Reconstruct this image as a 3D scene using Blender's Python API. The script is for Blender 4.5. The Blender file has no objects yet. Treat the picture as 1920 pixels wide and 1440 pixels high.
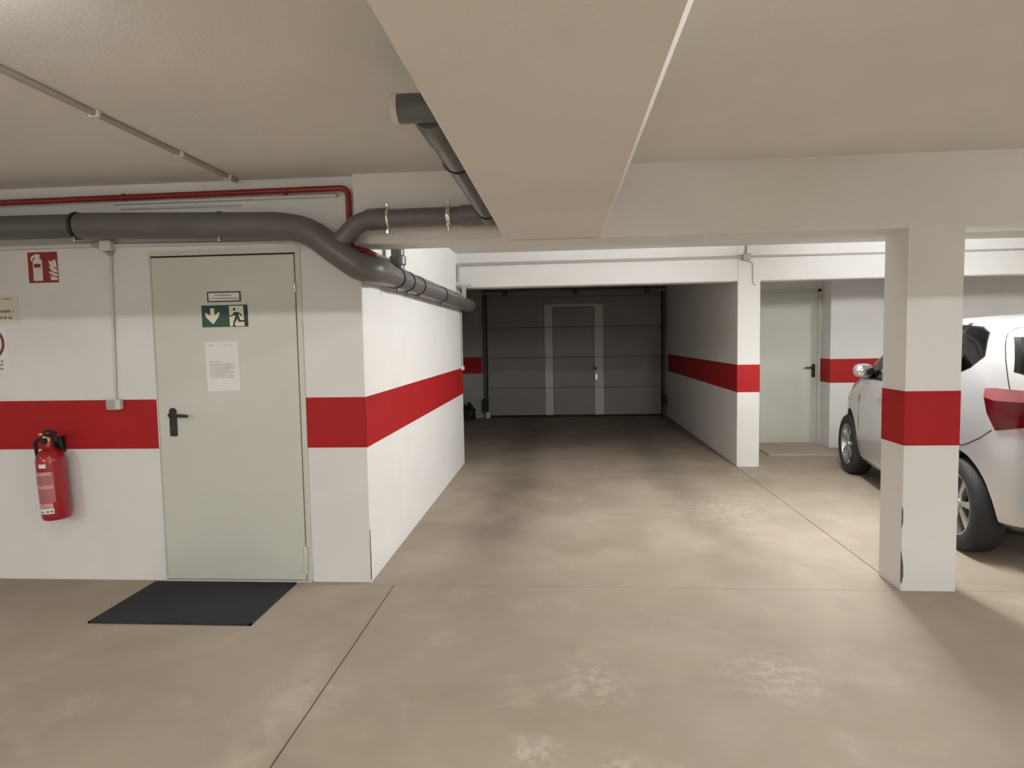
import bpy, bmesh, math, random
import numpy as np
from mathutils import Vector, Matrix
R = random.Random(7)
scene = bpy.context.scene
COL = scene.collection

# ------------------------------------------------------------------ camera, world, exposure
cam_data = bpy.data.cameras.new('camera')
cam = bpy.data.objects.new('camera', cam_data); COL.objects.link(cam)
YAW, PITCH, ROLL, CAM_H, FPX = 0.0771, 0.0686, -0.0184, 1.4836, 1231.97
cy, sy, cp, sp, cr, sr = math.cos(YAW), math.sin(YAW), math.cos(PITCH), math.sin(PITCH), math.cos(ROLL), math.sin(ROLL)
fwd = Vector((-sy*cp, cy*cp, -sp)); rgt = Vector((cy, sy, 0)); upv = rgt.cross(fwd)
r2 = cr*rgt + sr*upv; u2 = -sr*rgt + cr*upv
M = Matrix((( r2.x, u2.x, -fwd.x, 0), (r2.y, u2.y, -fwd.y, 0), (r2.z, u2.z, -fwd.z, CAM_H), (0, 0, 0, 1)))
cam.matrix_world = M
cam_data.sensor_width = 36; cam_data.lens = 36*FPX/1920; cam_data.clip_start = 0.02
scene.camera = cam
w = bpy.data.worlds.new('world'); scene.world = w; w.use_nodes = True
w.node_tree.nodes['Background'].inputs[0].default_value = (0.02, 0.02, 0.02, 1)
w.node_tree.nodes['Background'].inputs[1].default_value = 0.0
vs = scene.view_settings
vs.view_transform = 'Standard'; vs.look = 'None'; vs.gamma = 1; vs.use_curve_mapping = False
vs.exposure = 0.0

# lamps of the car park and added fill lamps: (x, y, z, length, axis, strength, label)
LAMPS = [
    (2.12, 4.95, 2.405, 1.2, 'Y', 550, 'white fluorescent batten lamp on ceiling behind the striped pillar'),
    (5.2, 5.2, 2.405, 1.2, 'Y', 480, 'white fluorescent batten lamp on ceiling far right of the silver car'),
    (-6.2, 1.3, 2.405, 1.2, 'X', 50, 'white fluorescent batten lamp on ceiling left of the extinguisher'),
    (1.3, 0.75, 2.405, 1.2, 'Y', 150, 'white fluorescent batten lamp on ceiling right of the long beam'),
    (6.6, 1.2, 2.405, 1.2, 'X', 220, 'added white fluorescent fill lamp on ceiling far right of the striped pillar'),  # added lamp, fills the front bay without reaching the garage
    (2.4, -4.0, 2.405, 1.2, 'X', 820, 'white fluorescent batten lamp on ceiling far behind viewer on the right'),
    (-2.2, -4.0, 2.405, 1.2, 'X', 130, 'white fluorescent batten lamp on ceiling far behind viewer on the left'),
    (-5.2, -4.0, 2.405, 1.2, 'X', 600, 'white fluorescent batten lamp on ceiling far behind viewer at far left'),
    (1.6, -0.98, 2.405, 1.2, 'Y', 150, 'added white fluorescent fill lamp on ceiling close behind viewer on the right'),  # added lamp, placed to light only the foreground floor
    (-1.6, -0.98, 2.405, 1.2, 'Y', 480, 'added white fluorescent fill lamp on ceiling close behind viewer on the left'),  # added like the one before, for the foreground floor
    (-1.93, 1.50, 2.420, 1.1, 'X', 60, 'white fluorescent lamp with added end plates where the ceiling conduit ends'),
]

# ------------------------------------------------------------------ dimensions (metres)
YW, XC, YB = 3.886, -1.191, 7.78          # corner block: front plane, right face, far end
B1, B2 = 0.841, 1.149                     # red stripe
ZB, ZC = 2.056, 2.4617                    # beam underside, ceiling
YP, YPB = 3.84, 4.10                      # pillar / cross beam front and back
XPL, XPR = 1.919, 2.216
XBL, XBR = -0.326, 0.239                  # long beam
YF, Z2 = 7.5, 2.072                       # rear lintel
YG = 12.3                                 # garage door plane

# ------------------------------------------------------------------ materials
def new_mat(name):
    m = bpy.data.materials.new(name); m.use_nodes = True
    nt = m.node_tree; b = nt.nodes['Principled BSDF']
    return m, nt, b
def L(nt, a, b): nt.links.new(a, b)
def mat(name, col, rough=0.6, metal=0.0, var=0.0, scale=8.0, bump=0.0, bscale=60.0, coat=0.0, spec=None):
    m, nt, b = new_mat(name)
    b.inputs['Base Color'].default_value = (*col, 1)
    b.inputs['Roughness'].default_value = rough
    b.inputs['Metallic'].default_value = metal
    if coat: b.inputs['Coat Weight'].default_value = coat; b.inputs['Coat Roughness'].default_value = 0.08
    if spec is not None: b.inputs['Specular IOR Level'].default_value = spec
    if var or bump:
        g = nt.nodes.new('ShaderNodeNewGeometry')
    if var:
        n = nt.nodes.new('ShaderNodeTexNoise'); n.inputs['Scale'].default_value = scale; n.inputs['Detail'].default_value = 5
        L(nt, g.outputs['Position'], n.inputs['Vector'])
        r = nt.nodes.new('ShaderNodeValToRGB')
        r.color_ramp.elements[0].position = 0.3; r.color_ramp.elements[1].position = 0.7
        r.color_ramp.elements[0].color = (*[c*(1-var) for c in col], 1)
        r.color_ramp.elements[1].color = (*[min(1, c*(1+var)) for c in col], 1)
        L(nt, n.outputs['Fac'], r.inputs['Fac']); L(nt, r.outputs['Color'], b.inputs['Base Color'])
    if bump:
        n2 = nt.nodes.new('ShaderNodeTexNoise'); n2.inputs['Scale'].default_value = bscale; n2.inputs['Detail'].default_value = 4
        L(nt, g.outputs['Position'], n2.inputs['Vector'])
        bp = nt.nodes.new('ShaderNodeBump'); bp.inputs['Strength'].default_value = bump; bp.inputs['Distance'].default_value = 0.004
        L(nt, n2.outputs['Fac'], bp.inputs['Height']); L(nt, bp.outputs['Normal'], b.inputs['Normal'])
    return m
M_ = {}
M_['wall'] = mat('white_wall_paint', (0.76, 0.755, 0.735), 0.85, var=0.025, scale=3.0, bump=0.25, bscale=70)
M_['ceil'] = mat('white_ceiling_paint', (0.77, 0.75, 0.71), 0.9, var=0.03, scale=2.0, bump=0.25, bscale=70)
M_['red'] = mat('red_stripe_paint', (0.37, 0.011, 0.013), 0.6, var=0.05, scale=4, bump=0.15, bscale=70, spec=0.25)
M_['door'] = mat('pale_green_grey_steel', (0.60, 0.61, 0.545), 0.45, var=0.02, scale=3)
M_['black'] = mat('black_plastic', (0.012, 0.012, 0.013), 0.35)
M_['rubber'] = mat('black_rubber', (0.016, 0.016, 0.017), 0.8, var=0.2, scale=30)
M_['darkgap'] = mat('dark_gap', (0.02, 0.02, 0.02), 0.9)
M_['mat'] = mat('dark_mat', (0.015, 0.016, 0.017), 0.95, var=0.2, scale=120, bump=0.8, bscale=350)
M_['pipe'] = mat('grey_plastic_pipe', (0.135, 0.125, 0.122), 0.38, var=0.08, scale=5)
M_['pipe2'] = mat('greenish_grey_pipe', (0.115, 0.12, 0.112), 0.42, var=0.08, scale=5)
M_['zinc'] = mat('zinc_metal', (0.62, 0.61, 0.58), 0.32, 1.0)
M_['steel'] = mat('bright_steel', (0.8, 0.8, 0.78), 0.22, 1.0)
M_['conduit'] = mat('white_plastic_conduit', (0.66, 0.65, 0.63), 0.5)
M_['dconduit'] = mat('grey_plastic_conduit', (0.42, 0.40, 0.38), 0.5)
M_['cconduit'] = mat('greige_ceiling_conduit', (0.40, 0.37, 0.325), 0.6)
M_['redpipe'] = mat('red_pipe_paint', (0.23, 0.014, 0.010), 0.4, var=0.1, scale=10)
M_['extred'] = mat('red_gloss_paint', (0.33, 0.010, 0.014), 0.28, coat=0.4)
M_['brass'] = mat('brass', (0.75, 0.42, 0.22), 0.3, 1.0)
M_['paper'] = mat('white_paper', (0.80, 0.79, 0.78), 0.8)
M_['cream'] = mat('cream_paper', (0.72, 0.69, 0.56), 0.7)
M_['lumi'] = mat('cream_luminescent_film', (0.74, 0.73, 0.55), 0.5)
M_['green'] = mat('dark_green_film', (0.010, 0.062, 0.036), 0.5)
M_['dkgreen'] = mat('black_green_film', (0.012, 0.022, 0.016), 0.5)
M_['signred'] = mat('red_film', (0.24, 0.006, 0.012), 0.5)
M_['signpink'] = mat('off_white_film', (0.74, 0.70, 0.62), 0.5)
M_['brown'] = mat('brown_print', (0.10, 0.06, 0.04), 0.6)
M_['ink'] = mat('grey_ink', (0.16, 0.15, 0.15), 0.8)
M_['faint'] = mat('faint_grey_ink', (0.52, 0.51, 0.51), 0.8)
M_['label'] = mat('faded_pink_label', (0.42, 0.13, 0.14), 0.4)
M_['label2'] = mat('pale_pink_label', (0.62, 0.32, 0.32), 0.4)
M_['ring'] = mat('dark_red_ring_print', (0.17, 0.025, 0.03), 0.6)
M_['gdoor'] = mat('grey_garage_door_skin', (0.27, 0.255, 0.25), 0.55, var=0.04, scale=3, bump=0.15, bscale=40)
M_['alu'] = mat('light_aluminium_profile', (0.56, 0.56, 0.54), 0.5, 0.0)
M_['dark'] = mat('dark_grime', (0.03, 0.027, 0.022), 0.95)
M_['darkmetal'] = mat('dark_steel_rail', (0.08, 0.078, 0.075), 0.5, 0.3)
M_['crack'] = mat('dark_stained_mortar', (0.10, 0.085, 0.065), 0.95, var=0.3, scale=40)
M_['silver'] = mat('silver_car_paint', (0.60, 0.605, 0.61), 0.30, 0.55, coat=1.0)
M_['tail'] = mat('red_lamp_lens', (0.062, 0.0012, 0.0025), 0.16, coat=0.15, spec=0.35)
M_['clear'] = mat('clear_pink_lens', (0.24, 0.075, 0.08), 0.16, coat=0.4)
M_['head'] = mat('headlamp_lens', (0.6, 0.62, 0.64), 0.1, 0.3, coat=1.0)
M_['tyre'] = mat('tyre_rubber', (0.015, 0.015, 0.016), 0.75)
M_['rim'] = mat('alloy_rim', (0.50, 0.50, 0.51), 0.3, 0.8)
M_['rimdark'] = mat('dark_rim_dish', (0.035, 0.035, 0.036), 0.5, 0.4)
M_['seat'] = mat('dark_seat_cloth', (0.045, 0.045, 0.048), 0.9)
M_['seatlight'] = mat('grey_trim', (0.30, 0.30, 0.29), 0.8)
M_['bag'] = mat('black_bag', (0.008, 0.008, 0.008), 0.6)
M_['lampbody'] = mat('white_lamp_body', (0.8, 0.8, 0.78), 0.4)

def glass_mat():
    m = bpy.data.materials.new('tinted_glass'); m.use_nodes = True; nt = m.node_tree
    for n in list(nt.nodes): nt.nodes.remove(n)
    o = nt.nodes.new('ShaderNodeOutputMaterial'); mx = nt.nodes.new('ShaderNodeMixShader')
    t = nt.nodes.new('ShaderNodeBsdfTransparent'); t.inputs[0].default_value = (0.30, 0.31, 0.31, 1)
    g = nt.nodes.new('ShaderNodeBsdfGlossy'); g.inputs['Roughness'].default_value = 0.03
    f = nt.nodes.new('ShaderNodeFresnel'); f.inputs[0].default_value = 1.5
    L(nt, f.outputs[0], mx.inputs[0]); L(nt, t.outputs[0], mx.inputs[1]); L(nt, g.outputs[0], mx.inputs[2]); L(nt, mx.outputs[0], o.inputs[0])
    return m
M_['glass'] = glass_mat()
M_['mirror'] = mat('mirror_silvering', (0.85, 0.86, 0.87), 0.03, 1.0)

def tube_mat(name, strength):
    m, nt, b = new_mat(name)
    b.inputs['Emission Color'].default_value = (1.0, 0.995, 0.985, 1)
    b.inputs['Emission Strength'].default_value = strength
    return m

def floor_mat():
    m, nt, b = new_mat('worn_concrete_floor')
    N = nt.nodes.new
    g = N('ShaderNodeNewGeometry'); pos = g.outputs['Position']
    sep = N('ShaderNodeSeparateXYZ'); L(nt, pos, sep.inputs[0])
    def noise(scale, det=4, dist=0.0, rough=0.5):
        n = N('ShaderNodeTexNoise'); n.inputs['Scale'].default_value = scale; n.inputs['Detail'].default_value = det
        n.inputs['Distortion'].default_value = dist; n.inputs['Roughness'].default_value = rough
        L(nt, pos, n.inputs['Vector']); return n.outputs['Fac']
    def math_(op, a, b_=None, c=None):
        n = N('ShaderNodeMath'); n.operation = op
        for i, v in enumerate((a, b_, c)):
            if v is None: continue
            if isinstance(v, (int, float)): n.inputs[i].default_value = v
            else: L(nt, v, n.inputs[i])
        return n.outputs[0]
    def rng(v, a, b_, c, d, smooth=True):
        n = N('ShaderNodeMapRange'); n.interpolation_type = 'SMOOTHSTEP' if smooth else 'LINEAR'
        L(nt, v, n.inputs['Value'])
        for k, x in zip(('From Min', 'From Max', 'To Min', 'To Max'), (a, b_, c, d)): n.inputs[k].default_value = x
        return n.outputs['Result']
    def mix(fac, a, b_):
        n = N('ShaderNodeMix'); n.data_type = 'RGBA'; n.blend_type = 'MIX'
        if isinstance(fac, (int, float)): n.inputs[0].default_value = fac
        else: L(nt, fac, n.inputs[0])
        for k, v in ((6, a), (7, b_)):
            if isinstance(v, tuple): n.inputs[k].default_value = (*v, 1)
            else: L(nt, v, n.inputs[k])
        return n.outputs[2]
    c = mix(rng(noise(0.9, 6, 0.25), 0.3, 0.7, 0, 1), (0.323, 0.268, 0.205), (0.404, 0.344, 0.271))
    c = mix(math_('MULTIPLY', rng(noise(2.6, 7, 0.25, 0.62), 0.52, 0.72, 0, 1), 0.45), c, (0.482, 0.417, 0.331))
    c = mix(math_('MULTIPLY', rng(noise(1.7, 6, 0.3), 0.56, 0.74, 0, 1), 0.35), c, (0.258, 0.213, 0.163))
    # tyre dirt, two lanes running into the garage bay
    wob = math_('MULTIPLY', math_('SUBTRACT', noise(0.8, 2), 0.5), 0.35)
    def lane(x0, wd, amt):
        d = math_('ABSOLUTE', math_('SUBTRACT', math_('ADD', sep.outputs['X'], wob), x0))
        s = rng(d, 0.03, wd, 1, 0)
        yg = math_('MULTIPLY', rng(sep.outputs['Y'], 3.0, 5.2, 0, 1), amt)
        return math_('MULTIPLY', math_('MULTIPLY', s, yg), rng(noise(1.4, 3), 0.25, 0.6, 0.45, 1))
    c = mix(lane(-0.52, 0.42, 0.62), c, (0.13, 0.108, 0.085))
    c = mix(lane(1.12, 0.36, 0.50), c, (0.13, 0.108, 0.085))
    # bay floor colour darkened towards the garage door, painting in the shade
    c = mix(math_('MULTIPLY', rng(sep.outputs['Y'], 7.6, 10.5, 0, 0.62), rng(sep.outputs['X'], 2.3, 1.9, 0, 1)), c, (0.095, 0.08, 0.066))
    # pale worn spots
    def spot(x0, y0, r, amt):
        dx = math_('SUBTRACT', sep.outputs['X'], x0); dy = math_('SUBTRACT', sep.outputs['Y'], y0)
        d = math_('SQRT', math_('ADD', math_('MULTIPLY', dx, dx), math_('MULTIPLY', dy, dy)))
        return math_('MULTIPLY', math_('MULTIPLY', rng(d, 0.0, r, 1, 0), rng(noise(16, 7, 0.15, 0.7), 0.42, 0.62, 0, 1)), amt)
    for (x0, y0, r, a) in ((-0.12, 2.27, 0.16, 0.9), (0.18, 2.15, 0.16, 0.8), (0.68, 2.17, 0.07, 0.7), (-1.12, 2.6, 0.28, 0.55), (0.1, 2.75, 0.3, 0.5), (0.9, 2.85, 0.35, 0.45), (1.4, 5.6, 0.7, 0.4)):
        c = mix(spot(x0, y0, r, a), c, (0.568, 0.503, 0.417))
    # pale strip beside the left joint
    d = math_('ABSOLUTE', math_('SUBTRACT', sep.outputs['X'], -1.16))
    st = math_('MULTIPLY', rng(d, 0.0, 0.12, 1, 0), rng(sep.outputs['Y'], 3.5, 2.8, 0, 1))
    c = mix(math_('MULTIPLY', math_('MULTIPLY', st, rng(noise(5, 5, 0.5), 0.35, 0.65, 0, 1)), 0.6), c, (0.516, 0.452, 0.365))
    L(nt, c, b.inputs['Base Color'])
    L(nt, rng(noise(3, 4), 0.3, 0.7, 0.55, 0.75), b.inputs['Roughness'])
    bp = N('ShaderNodeBump'); bp.inputs['Strength'].default_value = 0.18; bp.inputs['Distance'].default_value = 0.004
    L(nt, noise(90, 4), bp.inputs['Height']); L(nt, bp.outputs['Normal'], b.inputs['Normal'])
    return m
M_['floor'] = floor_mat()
M_['step'] = mat('pale_step_concrete', (0.46, 0.395, 0.31), 0.8, var=0.06, scale=6, bump=0.2)
M_['shaded_wall'] = mat('wall_darkened_for_shade', (0.36, 0.35, 0.335), 0.9, var=0.08, scale=3, bump=0.2)  # white garage walls coloured grey to stand in for the bay's shade

# ------------------------------------------------------------------ geometry helpers  (geo = (verts, faces))
def join(*gs):
    V, F = [], []
    for v, f in gs:
        o = len(V); V += [tuple(p) for p in v]; F += [tuple(i+o for i in q) for q in f]
    return V, F
def box(x0, x1, y0, y1, z0, z1, bev=0.0, seg=2):
    if bev <= 0:
        V = [(x0,y0,z0),(x1,y0,z0),(x1,y1,z0),(x0,y1,z0),(x0,y0,z1),(x1,y0,z1),(x1,y1,z1),(x0,y1,z1)]
        return V, [(0,3,2,1),(4,5,6,7),(0,1,5,4),(1,2,6,5),(2,3,7,6),(3,0,4,7)]
    bm = bmesh.new(); bmesh.ops.create_cube(bm, size=1)
    for v in bm.verts:
        v.co = Vector((x0+(v.co.x+.5)*(x1-x0), y0+(v.co.y+.5)*(y1-y0), z0+(v.co.z+.5)*(z1-z0)))
    bmesh.ops.bevel(bm, geom=list(bm.edges), offset=bev, segments=seg, profile=0.5, affect='EDGES')
    return bm_geo(bm)
def bm_geo(bm):
    bm.verts.index_update()
    V = [tuple(v.co) for v in bm.verts]; F = [tuple(v.index for v in f.verts) for f in bm.faces]
    bm.free(); return V, F
def fillet(pts, rad, n=7):
    pts = [Vector(p) for p in pts]; out = [pts[0]]
    for i in range(1, len(pts)-1):
        a, b, c = pts[i-1], pts[i], pts[i+1]
        d1 = (a-b); d2 = (c-b); r = min(rad, d1.length*0.49, d2.length*0.49)
        p, q = b+d1.normalized()*r, b+d2.normalized()*r
        for k in range(n+1):
            t = k/n; out.append((1-t)**2*p + 2*t*(1-t)*b + t*t*q)
    out.append(pts[-1]); return out
def tube(pts, r, seg=20, cap=True):
    pts = [Vector(p) for p in pts]; n = len(pts); V, F = [], []
    rad = r if isinstance(r, (list, tuple)) else [r]*n
    tang = []
    for i in range(n):
        a = pts[max(i-1, 0)]; b = pts[min(i+1, n-1)]; tang.append((b-a).normalized())
    t0 = tang[0]; up = Vector((0,0,1)) if abs(t0.z) < 0.9 else Vector((1,0,0))
    nrm = (up - t0*up.dot(t0)).normalized()
    for i in range(n):
        t = tang[i]; nrm = (nrm - t*nrm.dot(t)).normalized(); bi = t.cross(nrm)
        for k in range(seg):
            a = 2*math.pi*k/seg
            V.append(tuple(pts[i] + (nrm*math.cos(a)+bi*math.sin(a))*rad[i]))
    for i in range(n-1):
        for k in range(seg):
            k2 = (k+1) % seg
            F.append((i*seg+k, i*seg+k2, (i+1)*seg+k2, (i+1)*seg+k))
    if cap:
        F.append(tuple(range(seg-1, -1, -1))); F.append(tuple((n-1)*seg+k for k in range(seg)))
    return V, F
def cyl(a, b, r, seg=20): return tube([a, b], r, seg)
def ringon(center, axis, r, wd, th=0.006, seg=28):
    c = Vector(center); ax = Vector(axis).normalized()
    h = wd/2
    prof = [(-h, r-0.004), (-h, r+th*0.7), (-h*0.6, r+th), (h*0.6, r+th), (h, r+th*0.7), (h, r-0.004)]
    return tube([c+ax*p[0] for p in prof], [p[1] for p in prof], seg, cap=False)
def lathe(profile, seg=32, origin=(0,0,0), axis='Z', cap=True):
    V, F = [], []; ox, oy, oz = origin
    for (r, h) in profile:
        for k in range(seg):
            a = 2*math.pi*k/seg; x, y = r*math.cos(a), r*math.sin(a)
            V.append({'Z': (ox+x, oy+y, oz+h), 'X': (ox+h, oy+x, oz+y), 'Y': (ox+x, oy+h, oz+y)}[axis])
    n = len(profile)
    for i in range(n-1):
        for k in range(seg):
            k2 = (k+1) % seg; F.append((i*seg+k, i*seg+k2, (i+1)*seg+k2, (i+1)*seg+k))
    if cap:
        F.append(tuple(range(seg-1, -1, -1))); F.append(tuple((n-1)*seg+k for k in range(seg)))
    return V, F
def prism(poly, y0, y1):
    """polygon (x,z) extruded from y0 (front) to y1"""
    n = len(poly)
    V = [(x, y0, z) for x, z in poly] + [(x, y1, z) for x, z in poly]
    F = [tuple(range(n)), tuple(range(2*n-1, n-1, -1))] + [(i, (i+1) % n, n+(i+1) % n, n+i) for i in range(n)]
    return V, F
def prism_x(poly, x0, x1):
    n = len(poly)
    V = [(x0, y, z) for y, z in poly] + [(x1, y, z) for y, z in poly]
    F = [tuple(range(n)), tuple(range(2*n-1, n-1, -1))] + [(i, (i+1) % n, n+(i+1) % n, n+i) for i in range(n)]
    return V, F
def prism_z(poly, z0, z1):
    n = len(poly)
    V = [(x, y, z0) for x, y in poly] + [(x, y, z1) for x, y in poly]
    F = [tuple(range(n)), tuple(range(2*n-1, n-1, -1))] + [(i, (i+1) % n, n+(i+1) % n, n+i) for i in range(n)]
    return V, F
def rect(x0, x1, z0, z1): return [(x0,z0),(x1,z0),(x1,z1),(x0,z1)]
def circle(cx, cz, r, n=24, a0=0, a1=360):
    return [(cx+r*math.cos(math.radians(a0+(a1-a0)*k/n)), cz+r*math.sin(math.radians(a0+(a1-a0)*k/n))) for k in range(n)]

def obj(name, geo, m, parent=None, smooth=None, local=False):
    V, F = geo
    if parent is not None and not local:
        L0 = parent_loc(parent)
        V = [(p[0]-L0[0], p[1]-L0[1], p[2]-L0[2]) for p in V]
    me = bpy.data.meshes.new(name); me.from_pydata(V, [], F)
    bm = bmesh.new(); bm.from_mesh(me); bmesh.ops.recalc_face_normals(bm, faces=bm.faces); bm.to_mesh(me); bm.free()
    me.materials.append(M_[m] if isinstance(m, str) else m)
    if smooth is not None:
        for p in me.polygons: p.use_smooth = True
        try: me.set_sharp_from_angle(angle=math.radians(smooth))
        except Exception: pass
    me.update()
    o = bpy.data.objects.new(name, me); COL.objects.link(o)
    if parent is not None: o.parent = parent
    return o
LOC = {}
def parent_loc(p):
    v = Vector((0,0,0)); q = p
    while q is not None: v = v + q.location; q = q.parent
    return v
def tag(o, label=None, cat=None, group=None, kind=None):
    if label: o['label'] = label
    if cat: o['category'] = cat
    if group: o['group'] = group
    if kind: o['kind'] = kind
    return o
def thing(name, label, cat, loc=(0,0,0), group=None, kind=None):
    o = bpy.data.objects.new(name, None); COL.objects.link(o); o.location = loc; o.empty_display_size = 0.1
    return tag(o, label, cat, group, kind)
def struct(name, geo, m, label=None, cat=None):
    o = obj(name, geo, m); tag(o, label, cat, kind='structure'); return o

# ------------------------------------------------------------------ the setting
XL, XR, YK = -9.0, 9.5, -8.0
fl = struct('floor', box(XL-.2, XR+.2, YK-.2, YG+.4, -0.15, -0.025), 'dark', 'beige worn concrete garage floor with tyre marks and joints', 'floor')
g, g2, g3 = 0.0040, 0.0016, 0.0028
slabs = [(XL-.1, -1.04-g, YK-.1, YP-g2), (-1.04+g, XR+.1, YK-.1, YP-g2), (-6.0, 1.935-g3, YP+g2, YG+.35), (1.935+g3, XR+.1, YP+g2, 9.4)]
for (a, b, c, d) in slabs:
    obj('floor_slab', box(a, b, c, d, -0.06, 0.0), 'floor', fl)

ce = struct('ceiling', box(XL-.2, XR+.2, YK-.2, YG+.4, ZC, ZC+.2), 'ceil', 'off-white painted concrete garage ceiling with beams', 'ceiling')
ch = 0.011
def beam_x(y0, y1, x0, x1, z0, c=0.008):
    poly = [(y0, ZC+.01), (y0, z0+c), (y0+c, z0), (y1-c, z0), (y1, z0+c), (y1, ZC+.01)]
    return prism_x(poly, x0, x1)
obj('beam', beam_x(YP, YPB, XC-.02, XR+.1, ZB), 'ceil', ce)                         # cross beam on the pillar
lb = [(XBL, ZC+.01), (XBL, ZB+ch), (XBL+ch, ZB), (XBR-ch*1.5, ZB), (XBR, ZB+ch*1.5), (XBR, ZC+.01)]
obj('beam', prism(lb, YK-.1, YP+.02), 'ceil', ce)                                    # long beam overhead
obj('beam', beam_x(-0.34, -0.08, XL-.1, XR+.1, ZB), 'ceil', ce)                      # beam above the viewer

wl = struct('wall_left', box(XL-.1, XC, YW, YB, -0.02, ZC+.02, 0.004, 1), 'wall', 'white corner wall block with red stripe around a steel door', 'wall')
T = 0.0016
obj('red_stripe', box(XL, -2.512, YW-T, YW+.01, B1, B2), 'red', wl)
obj('red_stripe', join(prism_z([(-1.566, YW-T), (XC+T, YW-T), (XC+T, YB+T), (XC-.02, YB+T), (XC-.02, YW+.02), (-1.566, YW+.02)], B1, B2)), 'red', wl)
# hairline crack at the foot of the corner
obj('crack', prism_x([(YW-.0012, 0.015), (YW+.0025, 0.018), (YW+.0015, 0.20), (YW-.0005, 0.33)], XC-.003, XC+.0014), 'darkgap', wl)

pil = struct('pillar', prism_z([(XPL, YP-.002), (XPR, YP-.002), (XPR, YPB+.002), (XPL, YPB+.002)], -0.02, ZB+.010), 'wall', 'square white concrete pillar with red stripe in front of the car', 'pillar')
obj('red_stripe', box(XPL-T, XPR+T, YP-.002-T, YPB+.002+T, B1, B2), 'red', pil)
for cp_ in ([(XPL-.001, 0.05), (XPL+.004, 0.04), (XPL+.012, 0.09), (XPL+.010, 0.15), (XPL+.004, 0.20), (XPL-.001, 0.23)], [(XPL-.001, 0.37), (XPL+.004, 0.40), (XPL+.005, 0.46), (XPL-.001, 0.49)]):
    obj('chipped_edge', prism(cp_, YP-.0032, YP+.004), 'crack', pil)  # dark stained chips on the pillar's front left edge

# rear lintel over the bays
li = struct('trim_1', beam_x(YF, YF+.25, XC-.02, XR+.1, Z2, 0.012), 'wall', 'white concrete lintel over the garage bay openings', 'lintel')
# partition between the bays with its white end face
wp = struct('wall_partition', box(1.945, 2.19, YF-.004, YG+.05, -0.02, ZC+.01, 0.006, 1), 'wall', 'white partition wall end with red stripe beside the grey door', 'wall')
obj('red_stripe', box(1.945-T, 2.19+T, YF-.004-T, YG, B1, B2), 'red', wp)
# garage back wall with the opening for the sectional door
GX0, GX1, GZ = -1.44, 1.86, 2.40
wg = struct('wall_back', join(box(-3.2, GX0, YG, YG+.25, -0.02, ZC+.01), box(GX1, 1.96, YG, YG+.25, -0.02, ZC+.01), box(GX0, GX1, YG, YG+.25, GZ, ZC+.01)), 'shaded_wall', 'end wall coloured dark for shade around the garage door', 'wall')
obj('red_stripe', box(-3.1, GX0-.07, YG-T, YG+.01, B1, B2), 'red', wg)
wgl = struct('wall_garage_side', box(-2.35, -2.15, YB-.01, YG+.05, -0.02, ZC+.01), 'shaded_wall')
# recessed wall with the second steel door, and the proud wall right of it
YD, YQ, XQ = 9.05, 8.75, 3.44
wr = struct('wall_right', join(box(2.15, XQ+.05, YD, YD+.2, -0.02, ZC+.01), box(XQ, XR+.1, YQ, YD+.2, -0.02, ZC+.01)), 'wall', 'white wall with red stripe behind the silver car', 'wall')
obj('red_stripe', prism_z([(XQ-.012, YD-T), (XQ-T, YD-T), (XQ-T, YQ-T), (XR, YQ-T), (XR, YQ+.03), (XQ+.02, YQ+.03), (XQ+.02, YD+.03), (XQ-.012, YD+.03)], B1, B2), 'red', wr)
struct('wall_far_left', box(XL-.2, XL, YK-.1, YW+.1, -0.02, ZC+.01), 'wall')
struct('wall_far_right', box(XR, XR+.2, YK-.1, YD+.2, -0.02, ZC+.01), 'wall')
struct('wall_behind', box(XL-.1, XR+.1, YK-.2, YK, -0.02, ZC+.01), 'wall')

# ------------------------------------------------------------------ steel doors
def lever(parent, x, z, y, d, sc=1.0):
    """black lever handle: plate, rose and lever pointing in direction d"""
    w_, h_ = 0.022*sc, 0.075*sc
    pl = [(x-w_, z-.12*sc), (x-w_*.9, z-.135*sc), (x+w_*.9, z-.135*sc), (x+w_, z-.12*sc), (x+w_, z+.02*sc)] + [(x+w_*math.cos(a), z+.02*sc+w_*math.sin(a)) for a in (0.5, 1.1, 1.57, 2.05, 2.6)] + [(x-w_, z+.02*sc)]
    h = obj('handle_plate', prism(pl, y-.010, y), 'black', parent)
    tag(h, 'black lever handle plate')
    path = fillet([(x, y-.004, z), (x, y-.052, z), (x+d*.12*sc, y-.050, z-.006)], 0.02)
    obj('lever', tube(path, [0.012*sc]*(len(path)-1)+[0.009*sc], 14), 'black', h, 50)
    obj('keyhole', lathe([(0.007*sc, -0.0115), (0.007*sc, -0.009)], 14, (x, y, z-.075*sc), 'Y'), 'darkmetal', h)

yd = YW-.012
d1 = thing('door_1', 'pale grey-green steel fire door with exit sign in the corner block', 'door', (-2.05, YW, 0), kind='structure')
leaf = obj('door_leaf', box(-2.500, -1.600, yd, YW+.004, 0.014, 2.016, 0.003, 1), 'door', d1)
obj('door_frame', join(box(-1.594, -1.562, yd+.003, YW+.004, 0.0, 2.055), box(-2.512, -2.503, yd+.004, YW+.004, 0.0, 2.055), box(-2.5025, -1.5945, yd+.003, YW+.004, 2.026, 2.055)), 'door', d1)
obj('door_gap_shade', join(box(-2.505, -1.592, YW-.0022, YW+.003, 2.012, 2.030), box(-1.602, -1.592, YW-.0022, YW+.003, 0.0, 2.02)), 'darkgap', d1)  # dark strips paint the shade in the gaps above and beside the leaf
obj('threshold', box(-2.512, -1.562, yd-.004, YW+.003, 0.0, 0.011), 'alu', d1)
lever(d1, -2.405, 1.055, yd, 1)
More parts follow.
